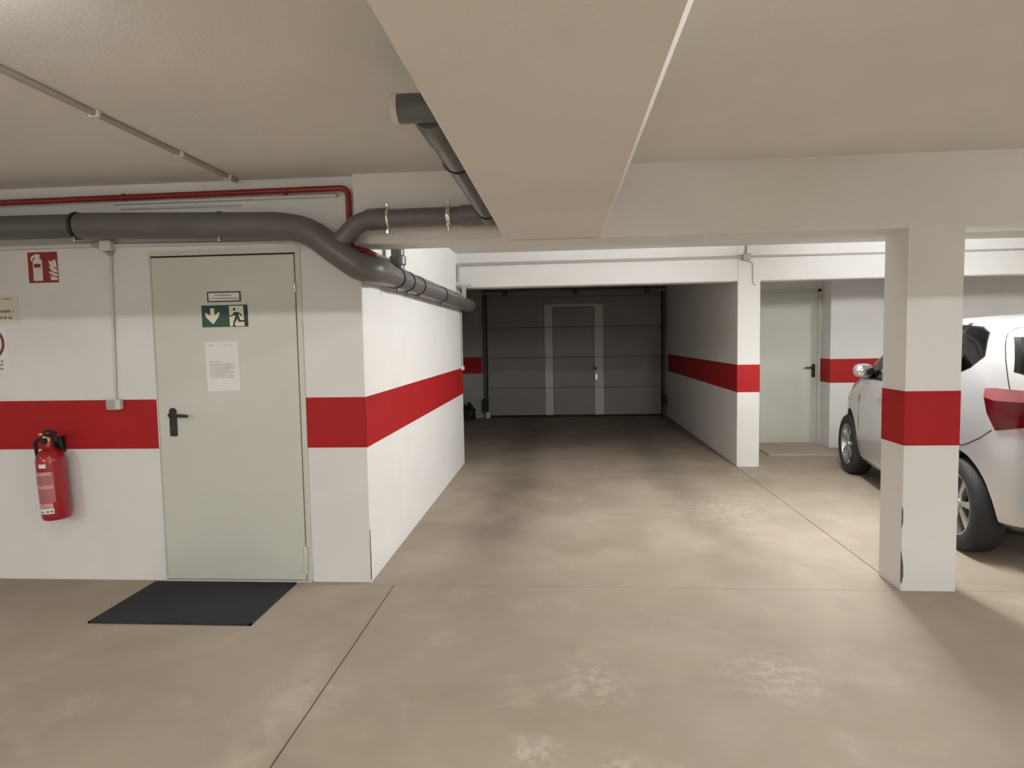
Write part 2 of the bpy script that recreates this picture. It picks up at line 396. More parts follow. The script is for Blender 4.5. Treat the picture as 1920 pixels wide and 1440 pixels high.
for (z0, z1, rr) in ((1.79, 1.85, .008), (0.06, 0.225, .014)):
    h = obj('hinge', lathe([(rr*.7, z0-.004), (rr, z0), (rr, z0+(z1-z0)*.33), (rr*.92, z0+(z1-z0)*.335), (rr*.92, z0+(z1-z0)*.35), (rr, z0+(z1-z0)*.355), (rr, z1), (rr*.7, z1+.004)], 16, (-1.597, yd-.006, 0)), 'steel' if z0 > 1 else 'door', d1, 40)
    obj('hinge_leaf', box(-1.597-rr*2.6, -1.598, yd-.004, yd+.001, z0+.005, z1-.004), 'door', h)
d2 = thing('door_2', 'pale grey-green steel door in recess behind the silver car', 'door', (2.95, YD, 0), kind='structure')
obj('door_leaf', box(2.46, 3.385, YD-.012, YD+.004, 0.012, 2.03, 0.003, 1), 'door', d2)
obj('door_frame', join(box(3.388, 3.428, YD-.010, YD+.004, 0, 2.07), box(2.42, 2.457, YD-.010, YD+.004, 0, 2.07), box(2.42, 3.428, YD-.010, YD+.004, 2.034, 2.072)), 'door', d2)
lever(d2, 3.335, 1.035, YD-.012, -1, 1.0)
st = struct('trim_2', prism_x([(YQ-.62, 0.0), (YQ-.55, 0.022), (YD-.012, 0.022), (YD-.012, 0.0)], 2.50, 3.34), 'step', 'pale concrete doorstep in front of the recessed door', 'doorstep')

# ------------------------------------------------------------------ sectional garage door
d3 = thing('door_3', 'grey sectional garage door with wicket door and pale strips', 'garage door', (0.2, YG+.05, 0), kind='structure')
ZS = [0.035, 0.552, 1.122, 1.687, 2.25, 2.395]
S0, S1, S2, S3 = -0.327, -0.172, 0.600, 0.772
yg = YG+.05
for i in range(5):
    z0, z1 = ZS[i]+.003, ZS[i+1]-.003
    if i < 4:
        obj('door_panel', box(GX0+.03, S0-.003, yg, yg+.04, z0, z1, 0.004, 1), 'gdoor', d3)
        obj('door_panel', box(S3+.003, GX1-.03, yg, yg+.04, z0, z1, 0.004, 1), 'gdoor', d3)
        zt = min(z1, 2.06)
        obj('wicket_panel', box(S1+.003, S2-.003, yg+.002, yg+.04, z0, zt, 0.004, 1), 'gdoor', d3)
        for (a, b) in ((S0, S1), (S2, S3)):
            obj('frame_strip', box(a, b, yg-.012, yg+.03, z0, min(z1, 2.11), 0.003, 1), 'alu', d3)
    else:
        obj('door_panel', box(GX0+.03, GX1-.03, yg, yg+.04, z0, z1, 0.004, 1), 'gdoor', d3)
obj('door_panel', box(S0, S3, yg, yg+.04, 2.115, 2.247, 0.004, 1), 'gdoor', d3)
obj('wicket_lintel', box(S1, S2, yg-.010, yg+.03, 2.064, 2.112, 0.003, 1), 'alu', d3)
obj('bottom_seal', box(GX0+.03, GX1-.03, yg-.006, yg+.03, 0.0, 0.034), 'rubber', d3)
hd = obj('door_handle', join(box(0.565, 0.645, yg-.05, yg-.036, 0.895, 0.925, 0.004, 1), box(0.62, 0.645, yg-.046, yg-.005, 0.885, 0.93, 0.003, 1)), 'black', d3)
obj('lock_cylinder', join(lathe([(0.018, -0.030), (0.022, -0.026), (0.022, 0)], 16, (0.63, yg-.008, 0.785), 'Y'), box(0.617, 0.643, yg-.018, yg-.010, 0.70, 0.80)), 'steel', d3, 40)
for x in (GX0-.035, GX1-.02):
    obj('guide_rail', box(x, x+.055, YG-.045, YG+.02, 0.0, 2.38, 0.004, 1), 'darkmetal', d3)
obj('header_rail', cyl((GX0-.02, YG-.05, 2.33), (GX1+.02, YG-.05, 2.33), 0.028, 14), 'gdoor', d3, 40)
for x in (-1.1, 0.2, 1.5):
    obj('spring_drum', lathe([(0.02, 0), (0.05, 0.01), (0.05, 0.09), (0.02, 0.10)], 16, (x, YG-.05, 2.33), 'X'), 'darkmetal', d3, 40)
mb = obj('rail_box', box(-1.50, -1.39, YG-.13, YG-.03, 0.12, 0.37, 0.012), 'black', d3)
obj('rail_foot', box(-1.45, -1.37, YG-.08, YG-.02, 0.0, 0.12, 0.004, 1), 'alu', d3)
obj('rail_box', box(1.83, 1.90, YG-.13, YG-.05, 0.22, 0.42, 0.012), 'black', d3)

# black bag standing in the dark corner
def blob(cx, cy_, w_, d_, h_, seed):
    rr = random.Random(seed); V, F = [], []; seg, lv = 16, 9
    ph = [rr.uniform(0, 6.28) for _ in range(8)]
    for i in range(lv):
        t = i/(lv-1); s = (0.92+.12*math.sin(t*3))*(1 if t < .6 else 1-.55*((t-.6)/.4)**1.3)
        for k in range(seg):
            a = 2*math.pi*k/seg; f = s*(1+.07*math.sin(3*a+ph[i % 8])+.05*math.sin(5*a+ph[(i+3) % 8]))
            z = h_*t + (0.06*math.sin(2*a+1)+0.07*math.sin(3*a+ph[2]))*h_*t*t*2
            V.append((cx+w_*f*math.cos(a), cy_+d_*f*math.sin(a), max(0.0, z)))
    for i in range(lv-1):
        for k in range(seg):
            k2 = (k+1) % seg; F.append((i*seg+k, i*seg+k2, (i+1)*seg+k2, (i+1)*seg+k))
    F.append(tuple(range(seg-1, -1, -1))); F.append(tuple((lv-1)*seg+k for k in range(seg)))
    return V, F
bg = thing('plastic_bag', 'black bag standing in dark corner left of the garage door', 'bag', (-1.76, 12.05, 0))
obj('sack', blob(-1.76, 12.05, 0.14, 0.12, 0.25, 3), 'bag', bg, 60)
obj('knot', lathe([(0.05, 0.20), (0.02, 0.27), (0.045, 0.315), (0.01, 0.32)], 12, (-1.74, 12.05, 0)), 'bag', bg, 60)

# ------------------------------------------------------------------ door mat
mt = thing('door_mat', 'dark grey rubber mat on floor before the steel door', 'mat', (-2.1, 3.55, 0))
obj('mat_pad', box(-2.556, -1.660, 3.257, 3.842, 0.0, 0.011, 0.003, 1), 'mat', mt)
obj('mat_border', join(box(-2.562, -1.654, 3.251, 3.263, 0.0, 0.009), box(-2.562, -1.654, 3.836, 3.848, 0.0, 0.009), box(-2.562, -2.550, 3.251, 3.848, 0.0, 0.009), box(-1.666, -1.654, 3.251, 3.848, 0.0, 0.009)), 'rubber', mt)

# ------------------------------------------------------------------ drain pipes
dp = thing('drain_pipe', 'thick dark grey drain pipe running along the wall around the corner', 'pipe', (XC, YW, 1.9))
pm = [(-2.87, 3.785, 2.205), (-1.62, 3.775, 2.168), (-1.45, 3.755, 2.13), (-1.28, 3.735, 1.995), (-1.15, 3.735, 1.905), (-1.095, 3.80, 1.90), (-1.095, 4.06, 1.905)]
obj('main_pipe', tube(fillet(pm, 0.16, 8), 0.077, 28), 'pipe', dp, 60)
obj('left_pipe', cyl((XL, 3.793, 2.245), (-2.86, 3.787, 2.206), 0.070, 28), 'pipe2', dp, 60)
pf = fillet([(-1.100, 4.02, 1.905), (-1.100, 7.98, 1.887), (-1.7, 8.02, 1.885)], 0.13, 8)
obj('face_pipe', tube(pf, 0.068, 28), 'pipe', dp, 60)
for (y, wd, r, mm) in ((4.32, .018, .069, 'black'), (4.62, .016, .069, 'black'), (4.98, .018, .069, 'black'), (5.95, .018, .069, 'black')):
    o = obj('pipe_ring', ringon((-1.100, y, 1.905-.0045*(y-4)), (0,1,-.0045), r, wd), mm, dp, 40)
    obj('ring_bolt', lathe([(0.008, 0), (0.008, 0.03), (0.004, 0.034)], 10, (-1.085, y, 1.905-.0045*(y-4)-.098)), 'pipe2', o, 40)
obj('pipe_socket', ringon((-1.100, 4.45, 1.903), (0,1,-.0045), .068, .22, .007), 'pipe', dp, 40)
obj('pipe_socket', ringon((-1.100, 7.70, 1.888), (0,1,-.0045), .068, .26, .010), 'pipe', dp, 40)
obj('riser', join(tube([(-1.100, 4.42, 1.93), (-1.100, 4.42, ZC)], 0.045, 22), tube([(-1.100, 4.42, 1.99), (-1.100, 4.42, 2.0), (-1.100, 4.42, 2.05), (-1.100, 4.42, 2.06)], [0.045, 0.056, 0.056, 0.045], 22)), 'pipe', dp, 40)
# branch on the beam
br = fillet([(-1.30, 3.74, 2.02), (-1.16, 3.752, 2.168), (-1.05, 3.755, 2.182), (-0.385, 3.765, 2.188)], 0.12, 7)
b1 = obj('branch_pipe', tube(br, 0.054, 24), 'pipe', dp, 60)
obj('branch_socket', tube([(-1.11, 3.755, 2.179), (-1.10, 3.755, 2.180), (-0.99, 3.757, 2.183), (-0.98, 3.757, 2.183)], [.055, .062, .062, .055], 24), 'pipe', dp, 40)
obj('elbow', join(tube([(-0.57, 3.763, 2.187), (-0.56, 3.763, 2.187), (-0.34, 3.765, 2.188), (-0.332, 3.765, 2.188)], [.055, .060, .060, .04], 24), tube([(-0.392, 3.765, 2.182), (-0.392, 3.56, 2.18), (-0.392, 3.55, 2.18)], [.059, .059, .055], 24)), 'pipe', dp, 40)
obj('beam_side_pipe', cyl((-0.392, 3.70, 2.182), (-0.392, 2.02, 2.178), 0.055, 24), 'pipe', dp, 60)
obj('pipe_ring', ringon((-0.392, 2.56, 2.18), (0,1,0), .055, .02), 'black', dp, 40)
obj('pipe_ring', ringon((-0.392, 3.54, 2.18), (0,1,0), .056, .02), 'black', dp, 40)
obj('tee', join(tube([(-0.392, 2.26, 2.179), (-0.392, 2.25, 2.179), (-0.392, 2.05, 2.178), (-0.392, 2.02, 2.178)], [.055, .059, .059, .05], 24), tube([(-0.485, 2.00, 2.180), (-0.32, 2.00, 2.180)], .043, 24)), 'pipe2', dp, 40)
obj('end_cap', lathe([(0.034, -0.500), (0.046, -0.497), (0.046, -0.484), (0.043, -0.480)], 24, (0, 2.00, 2.180), 'X'), 'conduit', dp, 40)
for x, zc_ in ((-0.985, 2.1835), (-0.632, 2.1865)):
    c = obj('pipe_clamp', ringon((x, 3.759, zc_), (1, 0, 0.005), .0565, .022, .005), 'steel', dp, 40)
    obj('clamp_bolt', join(cyl((x, 3.745, zc_+.058), (x, 3.745, zc_+.088), .008, 10), lathe([(0.012, 0), (0.012, 0.012)], 6, (x, 3.745, zc_+.066))), 'steel', c, 40)
    obj('clamp_bolt', join(cyl((x, 3.742, zc_-.09), (x, 3.742, zc_-.058), .008, 10), lathe([(0.012, 0), (0.012, 0.012)], 6, (x, 3.742, zc_-.084))), 'steel', c, 40)
for x, zc_, mm in ((-2.885, 2.2055, 'black'), (-1.995, 2.181, 'pipe2')):
    c = obj('pipe_clamp', ringon((x, 3.783, zc_), (1, 0, -.03), .077, .022, .005), mm, dp, 40)
    obj('clamp_bolt', lathe([(0.008, 0), (0.008, 0.025), (0.004, 0.03)], 10, (x+.012, 3.735, zc_-.098)), 'steel', c, 40)
# strut bracket at the far end
sb = obj('strut_bracket', join(box(-1.19, -1.02, 7.42, 7.46, 2.088, 2.108), box(-1.125, -1.075, 7.425, 7.455, 1.94, 2.09)), 'zinc', dp)

# red sprinkler pipe
rp = thing('fire_pipe', 'thin red fire water pipe along top of the wall turning down', 'pipe', (-1.24, YW, 2.0))
pr_ = fillet([(XL, 3.838, 2.352), (-3.4, 3.838, 2.371), (-1.24, 3.838, 2.384), (-1.238, 3.838, 2.03), (-1.150, 3.825, 2.018), (-1.150, 4.02, 2.018)], 0.05, 5)
obj('red_tube', tube(pr_, 0.0175, 16), 'redpipe', rp, 60)
obj('bare_tube', cyl((-1.150, 4.02, 2.018), (-1.150, 4.75, 2.018), 0.0175, 16), 'zinc', rp, 60)
for x in (-2.62, -1.62): obj('pipe_clip', ringon((x, 3.838, 2.377), (1,0,0.005), .0175, .02, .004, 16), 'redpipe', rp, 40)

# ------------------------------------------------------------------ conduits
def conduit(name, label, paths, r, m, loc):
    t = thing(name, label, 'conduit', loc)
    for p in paths:
        rr = r
        if isinstance(p, tuple): p, rr = p
        obj('tube', tube(fillet(p, 0.03, 4), rr, 12), m, t, 60)
    return t
cw = conduit('cable_conduit', 'white cable conduit with two boxes on wall left of the steel door', [
    ([(XL, 3.870, 2.095), (-2.83, 3.870, 2.105)], .014), ([(-2.73, 3.872, 2.098), (-1.58, 3.872, 2.090)], .010), ([(-2.752, 3.874, 2.07), (-2.775, 3.874, 1.15)], .0085)], .01, 'conduit', (-2.77, YW, 2.1))
jb = obj('junction_box', box(-2.795, -2.722, 3.828, YW, 2.060, 2.128, 0.008), 'conduit', cw)
jl = obj('box_neck', tube([(-2.86, 3.868, 2.105), (-2.80, 3.86, 2.10)], [.014, .022], 12), 'dconduit', cw, 60)
jt = obj('box_gland', tube([(-2.752, 3.868, 2.06), (-2.753, 3.872, 2.035)], [.026, .010], 12), 'dconduit', cw, 60)
sw = obj('switch_box', box(-2.822, -2.728, 3.842, YW, 1.090, 1.157, 0.010), 'conduit', cw)
obj('switch_rocker', box(-2.815, -2.758, 3.838, 3.845, 1.097, 1.150, 0.003, 1), 'dconduit', sw)
conduit('cable_conduit', 'pale conduit between red pipe and grey drain pipe', [[(-2.705, 3.872, 2.351), (-1.32, 3.872, 2.352)]], .011, 'conduit', (-2.0, YW, 2.35))
conduit('cable_conduit', 'short thin conduit just above the grey drain pipe', [[(-2.672, 3.876, 2.318), (-1.915, 3.876, 2.315)]], .006, 'conduit', (-2.3, YW, 2.31))
cc = conduit('cable_conduit', 'greige conduit running across ceiling towards the red pipe', [[(-1.93, 1.56, ZC-.012), (-1.915, 3.84, ZC-.012)]], .0135, 'cconduit', (-1.92, 2.5, ZC))
for (x, y) in ((-1.922, 2.66), (-1.918, 3.26), (-1.916, 3.74)): obj('clip', box(x-.022, x+.022, y-.010, y+.010, ZC-.029, ZC, .003, 1), 'conduit', cc)
cf = conduit('cable_conduit', 'grey conduit with junction box along the white rear lintel', [
    ([(-1.172, 7.485, 2.14), (-1.172, 7.485, 2.333), (2.0, 7.485, 2.337)], .016), ([(2.07, 7.488, 2.338), (XR, 7.488, 2.338)], .0105), ([(2.035, 7.49, 2.36), (2.035, 7.49, ZC)], .009), ([(1.99, 7.492, 2.302), (2.105, 7.492, 2.275), (2.108, 7.492, 2.04), (2.14, 7.492, 2.025)], .006)], .01, 'dconduit', (2.0, YF, 2.33))
obj('junction_box', box(1.993, 2.078, 7.45, YF, 2.298, 2.368, 0.006), 'dconduit', cf)
conduit('cable_conduit', 'thin dark cable on bright wall just above the grey drain pipe', [([(-1.182, 5.1, 2.014), (-1.182, 7.62, 2.012)], .007)], .01, 'dconduit', (XC+.008, 6.4, 2.01))
cb = conduit('cable_conduit', 'thin vertical conduit down the far end of the corner block', [([(-1.180, 7.70, 2.02), (-1.180, 7.70, 1.16)], .010)], .01, 'dconduit', (XC+.01, 7.7, 1.2))
obj('end_box', box(XC, XC+.03, 7.66, 7.745, 1.125, 1.175, .004, 1), 'conduit', cb)

# ------------------------------------------------------------------ signs and papers
def scribble(x0, x1, z, h, seed, y0, y1, dens=.85):
    rr = random.Random(seed); gs = []; x = x0
    while x < x1-.002:
        w_ = rr.uniform(.35, .8)*h
        if rr.random() < dens:
            k = rr.random(); t = h*.28
            x2 = min(x+w_, x1)
            gs.append(prism(rect(x, min(x+t, x2), z, z+h), y0, y1))
            if k < .6: gs.append(prism(rect(x, x2, z+h*(.72 if k < .3 else .4), z+h*(1.0 if k < .3 else .65)), y0, y1))
            if k > .3: gs.append(prism(rect(max(x, x2-t), x2, z, z+h*rr.choice((.6, 1))), y0, y1))
        x += w_+h*.22
    return join(*gs)

ye = yd      # door leaf surface
es = thing('exit_sign', 'green and cream emergency exit sign with arrow and running figure', 'sign', (-2.045, ye, 1.6))
sx, sz, W_, H_ = -2.189, 1.588, 0.290, 0.1325
base = obj('sign_plate', prism(rect(sx, sx+W_, sz, sz+H_), ye-.0020, ye), 'green', es)
def S(u, v): return (sx+u*W_, sz+v*H_)
# coordinates measured on the sign, u to the right, v up
obj('arrow', prism([S(*p) for p in ((.19,.86),(.275,.86),(.285,.53),(.385,.72),(.39,.60),(.365,.47),(.245,.13),(.10,.44),(.08,.55),(.085,.68),(.185,.52))], ye-.0026, ye-.0018), 'lumi', es)
obj('cream_field', prism([S(*p) for p in ((.605,.03),(.925,.03),(.905,.95),(.600,.95))], ye-.0026, ye-.0018), 'lumi', es)
obj('door_symbol', prism([S(*p) for p in ((.925,.0),(1.0,.0),(1.0,1.0),(.905,1.0))], ye-.0030, ye-.0018), 'dkgreen', es)
fig = [circle(sx+.712*W_, sz+.80*H_, .0085, 16),
       [S(*p) for p in ((.705,.67),(.79,.67),(.835,.62),(.885,.52),(.875,.48),(.85,.48),(.82,.56),(.80,.58),(.815,.44),(.835,.30),(.93,.30),(.93,.22),(.80,.22),(.775,.36),(.715,.17),(.705,.10),(.735,.05),(.73,.02),(.67,.02),(.685,.22),(.725,.42),(.72,.54),(.68,.50),(.605,.46),(.605,.51),(.67,.56))]]
obj('running_figure', join(*[prism(p, ye-.0034, ye-.0024) for p in fig]), 'dkgreen', es)
ns = thing('door_plate', 'small white text plate with brown border above the exit sign', 'sign', (-2.043, ye, 1.745))
obj('plate', prism(rect(-2.150, -1.937, 1.739, 1.803), ye-.0020, ye), 'brown', ns)
obj('face', prism(rect(-2.140, -1.948, 1.7475, 1.794), ye-.0026, ye-.0015), 'paper', ns)
obj('lettering', join(scribble(-2.102, -1.995, 1.7755, .0085, 4, ye-.003, ye-.002, 1), scribble(-2.135, -1.953, 1.7565, .0085, 5, ye-.003, ye-.002, 1)), 'ink', ns)
pp = thing('notice_paper', 'white printed paper sheet taped to steel door below exit sign', 'paper', (-2.07, ye, 1.2))
def warp_sheet(x0, x1, z0, z1, y, sh, amp, thick=.0008, n=8, m_=10, seed=1):
    V, F = [], []; rr = random.Random(seed); ph = rr.uniform(0, 6)
    for layer in (0, 1):
        for j in range(m_+1):
            for i in range(n+1):
                u, v = i/n, j/m_
                V.append((x0+(x1-x0)*u+sh*(1-v), y-.0012-amp*(0.5+.5*math.sin(3.1*v+ph+1.3*u))*(1-v*.6)+layer*thick, z0+(z1-z0)*v+.002*u))
    k = (n+1)*(m_+1)
    for j in range(m_):
        for i in range(n):
            a = j*(n+1)+i; F.append((a, a+1, a+n+2, a+n+1)); F.append((k+a, k+a+n+1, k+a+n+2, k+a+1))
    rim = [i for i in range(n+1)]+[j*(n+1)+n for j in range(1, m_+1)]+[m_*(n+1)+i for i in range(n-1, -1, -1)]+[j*(n+1) for j in range(m_-1, 0, -1)]
    for a, b in zip(rim, rim[1:]+rim[:1]): F.append((a, k+a, k+b, b))
    return V, F
obj('sheet', warp_sheet(-2.181, -1.971, 1.196, 1.498, ye, .008, .0015), 'paper', pp, 60)
yt = ye-.0033
obj('print_lines', join(scribble(-2.165, -2.125, 1.473, .006, 8, yt, yt+.0012), scribble(-2.055, -2.005, 1.473, .006, 9, yt, yt+.0012),
    *[scribble(-2.155, -2.155+w2, zz, .005, 20+i, yt, yt+.0012) for i, (zz, w2) in enumerate(((1.375,.07),(1.360,.16),(1.348,.15),(1.336,.16),(1.324,.13),(1.312,.155),(1.300,.14),(1.289,.16),(1.277,.15)))]), 'faint', pp)

yw_ = YW
fs = thing('extinguisher_sign', 'square red sign with white extinguisher and flames on wall', 'sign', (-3.205, yw_, 1.885))
fx, fz, fw_, fh_ = -3.300, 1.886, 0.192, 0.186
obj('sign_plate', prism(rect(fx-.003, fx+fw_+.003, fz-.003, fz+fh_+.003), yw_-.0020, yw_), 'label2', fs)
obj('sign_face', prism(rect(fx, fx+fw_, fz, fz+fh_), yw_-.0026, yw_-.0015), 'signred', fs)
def S2(u, v): return (fx+u*fw_, fz+v*fh_)
ext = [(.16,.06),(.48,.06),(.48,.70),(.46,.76),(.40,.80),(.38,.84),(.44,.86),(.40,.93),(.28,.945),(.14,.88),(.09,.80),(.10,.73),(.15,.70),(.155,.76),(.19,.83),(.24,.85),(.235,.80),(.175,.74),(.165,.68)]
obj('extinguisher_symbol', prism([S2(*p) for p in ext], yw_-.0032, yw_-.0022), 'signpink', fs)
obj('symbol_window', prism([S2(*p) for p in ((.20,.50),(.43,.50),(.43,.62),(.20,.62))], yw_-.0038, yw_-.0030), 'signred', fs)
fl_ = [[(.74,.07),(.98,.07),(.98,.15),(.90,.18),(.80,.20),(.72,.20),(.76,.14)], [(.98,.20),(.98,.28),(.88,.30),(.78,.36),(.68,.36),(.74,.28),(.84,.22)], [(.98,.32),(.98,.42),(.88,.46),(.80,.54),(.70,.54),(.76,.42),(.86,.34)], [(.98,.47),(.96,.60),(.88,.62),(.84,.74),(.80,.66),(.74,.72),(.70,.70),(.74,.58),(.84,.50)], [(.90,.62),(.96,.56),(.96,.68),(.90,.76),(.86,.72)]]
obj('flames', join(*[prism([S2(*p) for p in q], yw_-.0032, yw_-.0022) for q in fl_]), 'signpink', fs)

cs = thing('notice_card', 'cream notice card on wall at left edge above the round sign', 'paper', (-3.53, yw_, 1.635))
obj('card', prism([(-3.70, 1.637), (-3.384, 1.637), (-3.380, 1.655), (-3.384, 1.80), (-3.392, 1.815), (-3.70, 1.818)], yw_-.002, yw_), 'cream', cs)
obj('lettering', join(scribble(-3.62, -3.418, 1.705, .017, 31, yw_-.003, yw_-.0015, .95), scribble(-3.62, -3.43, 1.664, .016, 32, yw_-.003, yw_-.0015, .8)), 'ink', cs)
obj('small_print', scribble(-3.60, -3.425, 1.786, .010, 33, yw_-.003, yw_-.0015), 'faint', cs)
rs = thing('prohibition_sign', 'white wall sign with dark red ring at left edge of photo', 'sign', (-3.60, yw_, 1.33))
obj('sign_board', prism([(-3.76, 1.332), (-3.468, 1.330), (-3.476, 1.612), (-3.76, 1.612)], yw_-.002, yw_), 'paper', rs)
def annulus(cx, cz, r0, r1, y0, y1, n=40, a0=0, a1=360):
    V, F = [], []
    full = abs(a1-a0) >= 360; cnt = n if full else n+1
    for k in range(cnt):
        a = math.radians(a0+(a1-a0)*k/n); c, s = math.cos(a), math.sin(a)
        V += [(cx+r0*c, y0, cz+r0*s), (cx+r1*c, y0, cz+r1*s), (cx+r1*c, y1, cz+r1*s), (cx+r0*c, y1, cz+r0*s)]
    for k in range(n):
        a = 4*k; b = 4*((k+1) % cnt)
        for i in range(4): F.append((a+i, a+(i+1) % 4, b+(i+1) % 4, b+i))
    return V, F
rz, rx = 1.515, -3.600
obj('red_ring', annulus(rx, rz, .088, .106, yw_-.0032, yw_-.0015), 'ring', rs)
obj('ring_symbol', annulus(-3.545, 1.515, .018, .023, yw_-.003, yw_-.0015, 20, -60, 120), 'faint', rs)
obj('lettering', join(*[scribble(-3.70, -3.512, zz, .014, 40+i, yw_-.003, yw_-.0015) for i, zz in enumerate((1.395, 1.372, 1.348))]), 'ink', rs)

# ------------------------------------------------------------------ fire extinguisher
fe = thing('fire_extinguisher', 'red fire extinguisher with pale labels hanging on the striped wall', 'extinguisher', (-3.135, 3.785, 0.425))
fe.rotation_euler = (0, math.radians(-3.2), 0)
rb = 0.081
def loc_obj(name, geo, m, parent=fe, sm=45): return obj(name, geo, m, parent, sm, local=True)
prof = [(0.0, .012), (.05, .004), (.066, .0), (.074, .004), (rb, .022), (rb, .360), (.079, .380), (.070, .405), (.052, .425), (.030, .440), (.024, .446), (.024, .482), (.0, .482)]
cylb = loc_obj('cylinder', lathe(prof, 36, cap=False), 'extred')
loc_obj('valve', join(lathe([(.018, .478), (.018, .498), (.024, .50), (.024, .520), (.014, .524), (.014, .545)], 16), box(-.012, .012, -.035, -.01, .500, .520, .003, 1)), 'brass')
loc_obj('pin_tag', join(box(-.034, -.004, -.040, -.028, .520, .540, .004, 1)), 'brass')
hdl = loc_obj('carry_handle', tube(fillet([(0, -.02, .520), (.03, -.035, .525), (.085, -.045, .505)], .03), [.011]*9+[.011], 12), 'black')
loc_obj('squeeze_lever', tube(fillet([(-.005, -.02, .545), (.035, -.035, .55), (.09, -.045, .535)], .03), [.010]*10, 12), 'black')
hose = fillet([(-.015, -.02, .508), (-.060, -.035, .49), (-.088, .0, .43), (-.092, .012, .36), (-.091, .02, .12)], .06, 6)
loc_obj('hose', tube(hose, .0105, 12), 'rubber')
loc_obj('gauge', lathe([(.016, -.048), (.018, -.044), (.018, -.034)], 18, (.0, 0, .49), 'Y'), 'black')
loc_obj('wall_bracket', join(box(-.03, .03, .06, .101, .40, .50, .004, 1), box(-.012, .012, .0, .08, .455, .470)), 'black')
def wrap(a0, a1, z0, z1, r, t=.0012, n=14, taper=0):
    V, F = [], []
    for k in range(n+1):
        a = math.radians(a0+(a1-a0)*k/n); c, s = math.cos(a), math.sin(a)
        V += [(r*c, r*s, z0), ((r+t)*c, (r+t)*s, z0), ((r+t)*c, (r+t)*s, z1), (r*c, r*s, z1)]
    for k in range(n):
        for i in range(4): F.append((4*k+i, 4*k+(i+1) % 4, 4*k+4+(i+1) % 4, 4*k+4+i))
    F += [(0,1,2,3), (4*n+3, 4*n+2, 4*n+1, 4*n)]
    return V, F
loc_obj('label', wrap(216, 312, .115, .300, rb), 'label', cylb)
loc_obj('label_band', wrap(216, 304, .282, .302, rb+.0008), 'label2', cylb)
loc_obj('label_band', wrap(236, 308, .200, .222, rb+.0008), 'label2', cylb)
loc_obj('label', wrap(218, 302, .046, .080, rb), 'paper', cylb)
loc_obj('label', wrap(217, 300, .083, .111, rb), 'label2', cylb)
loc_obj('label', wrap(258, 289, .328, .352, rb), 'paper', cylb)
for a0, a1, z0, z1 in ((272, 281, .055, .066), (288, 298, .055, .067), (282, 287, .059, .062), (240, 262, .056, .061)):
    loc_obj('label_icon', wrap(a0, a1, z0, z1, rb+.001, n=4), 'ink', cylb)

# ------------------------------------------------------------------ ceiling lamps
def lamp(x, y, z, ln, ax, strength, label):
    t = thing('ceiling_lamp', label, 'lamp', (x, y, ZC), 'tube lamps on the garage ceiling')
    h = ln/2
    bx_ = (lambda a, b, c, d: box(x+c, x+d, y+a, y+b, ZC-.035, ZC, .006, 1)) if ax == 'Y' else (lambda a, b, c, d: box(x+a, x+b, y+c, y+d, ZC-.035, ZC, .006, 1))
    obj('lamp_body', bx_(-h-.03, h+.03, -.03, .03), 'lampbody', t)
    d = Vector((0, 1, 0)) if ax == 'Y' else Vector((1, 0, 0)); c = Vector((x, y, z-.005))
    obj('lamp_tube', cyl(tuple(c-d*h), tuple(c+d*h), .016, 14), tube_mat('lit_tube', strength), t, 60)
    for s in (-1, 1):
        obj('lamp_holder', join(cyl(tuple(c+d*s*(h-.001)), tuple(c+d*s*(h+.022)), .019, 12), cyl(tuple(c+d*s*(h+.012)), tuple(c+d*s*(h+.012)+Vector((0,0,.04))), .011, 10)), 'lampbody', t, 50)
    return t
for a in LAMPS: last = lamp(*a)
for xe in (-1.352, -2.516):  # plates added to sharpen the edge of this lamp's ceiling glow
    obj('added_end_plate', box(xe, xe+.008, 1.42, 1.60, 2.385, ZC, .002, 1), 'lampbody', last)

# ------------------------------------------------------------------ the car
TH = math.radians(7.6)
def pchip(xs, ys):
    xs, ys = np.array(xs, float), np.array(ys, float); h = np.diff(xs); d = np.diff(ys)/h; m = np.zeros(len(xs))
    m[0], m[-1] = d[0], d[-1]
    for i in range(1, len(xs)-1):
        if d[i-1]*d[i] > 0:
            w1, w2 = 2*h[i]+h[i-1], h[i]+2*h[i-1]; m[i] = (w1+w2)/(w1/d[i-1]+w2/d[i])
    def f(x):
        x = min(max(x, xs[0]), xs[-1]); i = int(min(max(np.searchsorted(xs, x)-1, 0), len(xs)-2)); t = (x-xs[i])/h[i]
        return float((2*t**3-3*t*t+1)*ys[i]+(t**3-2*t*t+t)*h[i]*m[i]+(-2*t**3+3*t*t)*ys[i+1]+(t**3-t*t)*h[i]*m[i+1])
    return f
ZK = [.17, .22, .30, .50, .70, .85, .95, 1.02, 1.10, 1.20, 1.35, 1.46, 1.52, 1.56, 1.585, 1.595]
HW = pchip(ZK, [.72, .79, .825, .845, .8475, .843, .832, .82, .805, .78, .73, .685, .645, .585, .49, .32])
YFR = pchip(ZK, [3.22, 3.28, 3.33, 3.36, 3.33, 3.24, 3.08, 2.86, 2.58, 2.36, 2.02, 1.74, 1.55, 1.38, 1.15, .85])
YRR = pchip(ZK, [-.20, -.36, -.60, -.64, -.64, -.632, -.62, -.605, -.585, -.555, -.50, -.445, -.40, -.34, -.20, .15])
YC = 1.2
NF, NR = 3.6, 5.5
def sideW(y, z):
    hw = HW(z)
    if y >= YC: l, n = YFR(z)-YC, NF
    else: l, n = YC-YRR(z), NR
    q = min(1.0, abs(y-YC)/l); return hw*(1-q**n)**(1/n)
def rearY(x, z):
    hw = HW(z); q = min(1.0, abs(x)/hw); return YC-(YC-YRR(z))*(1-q**NR)**(1/NR)
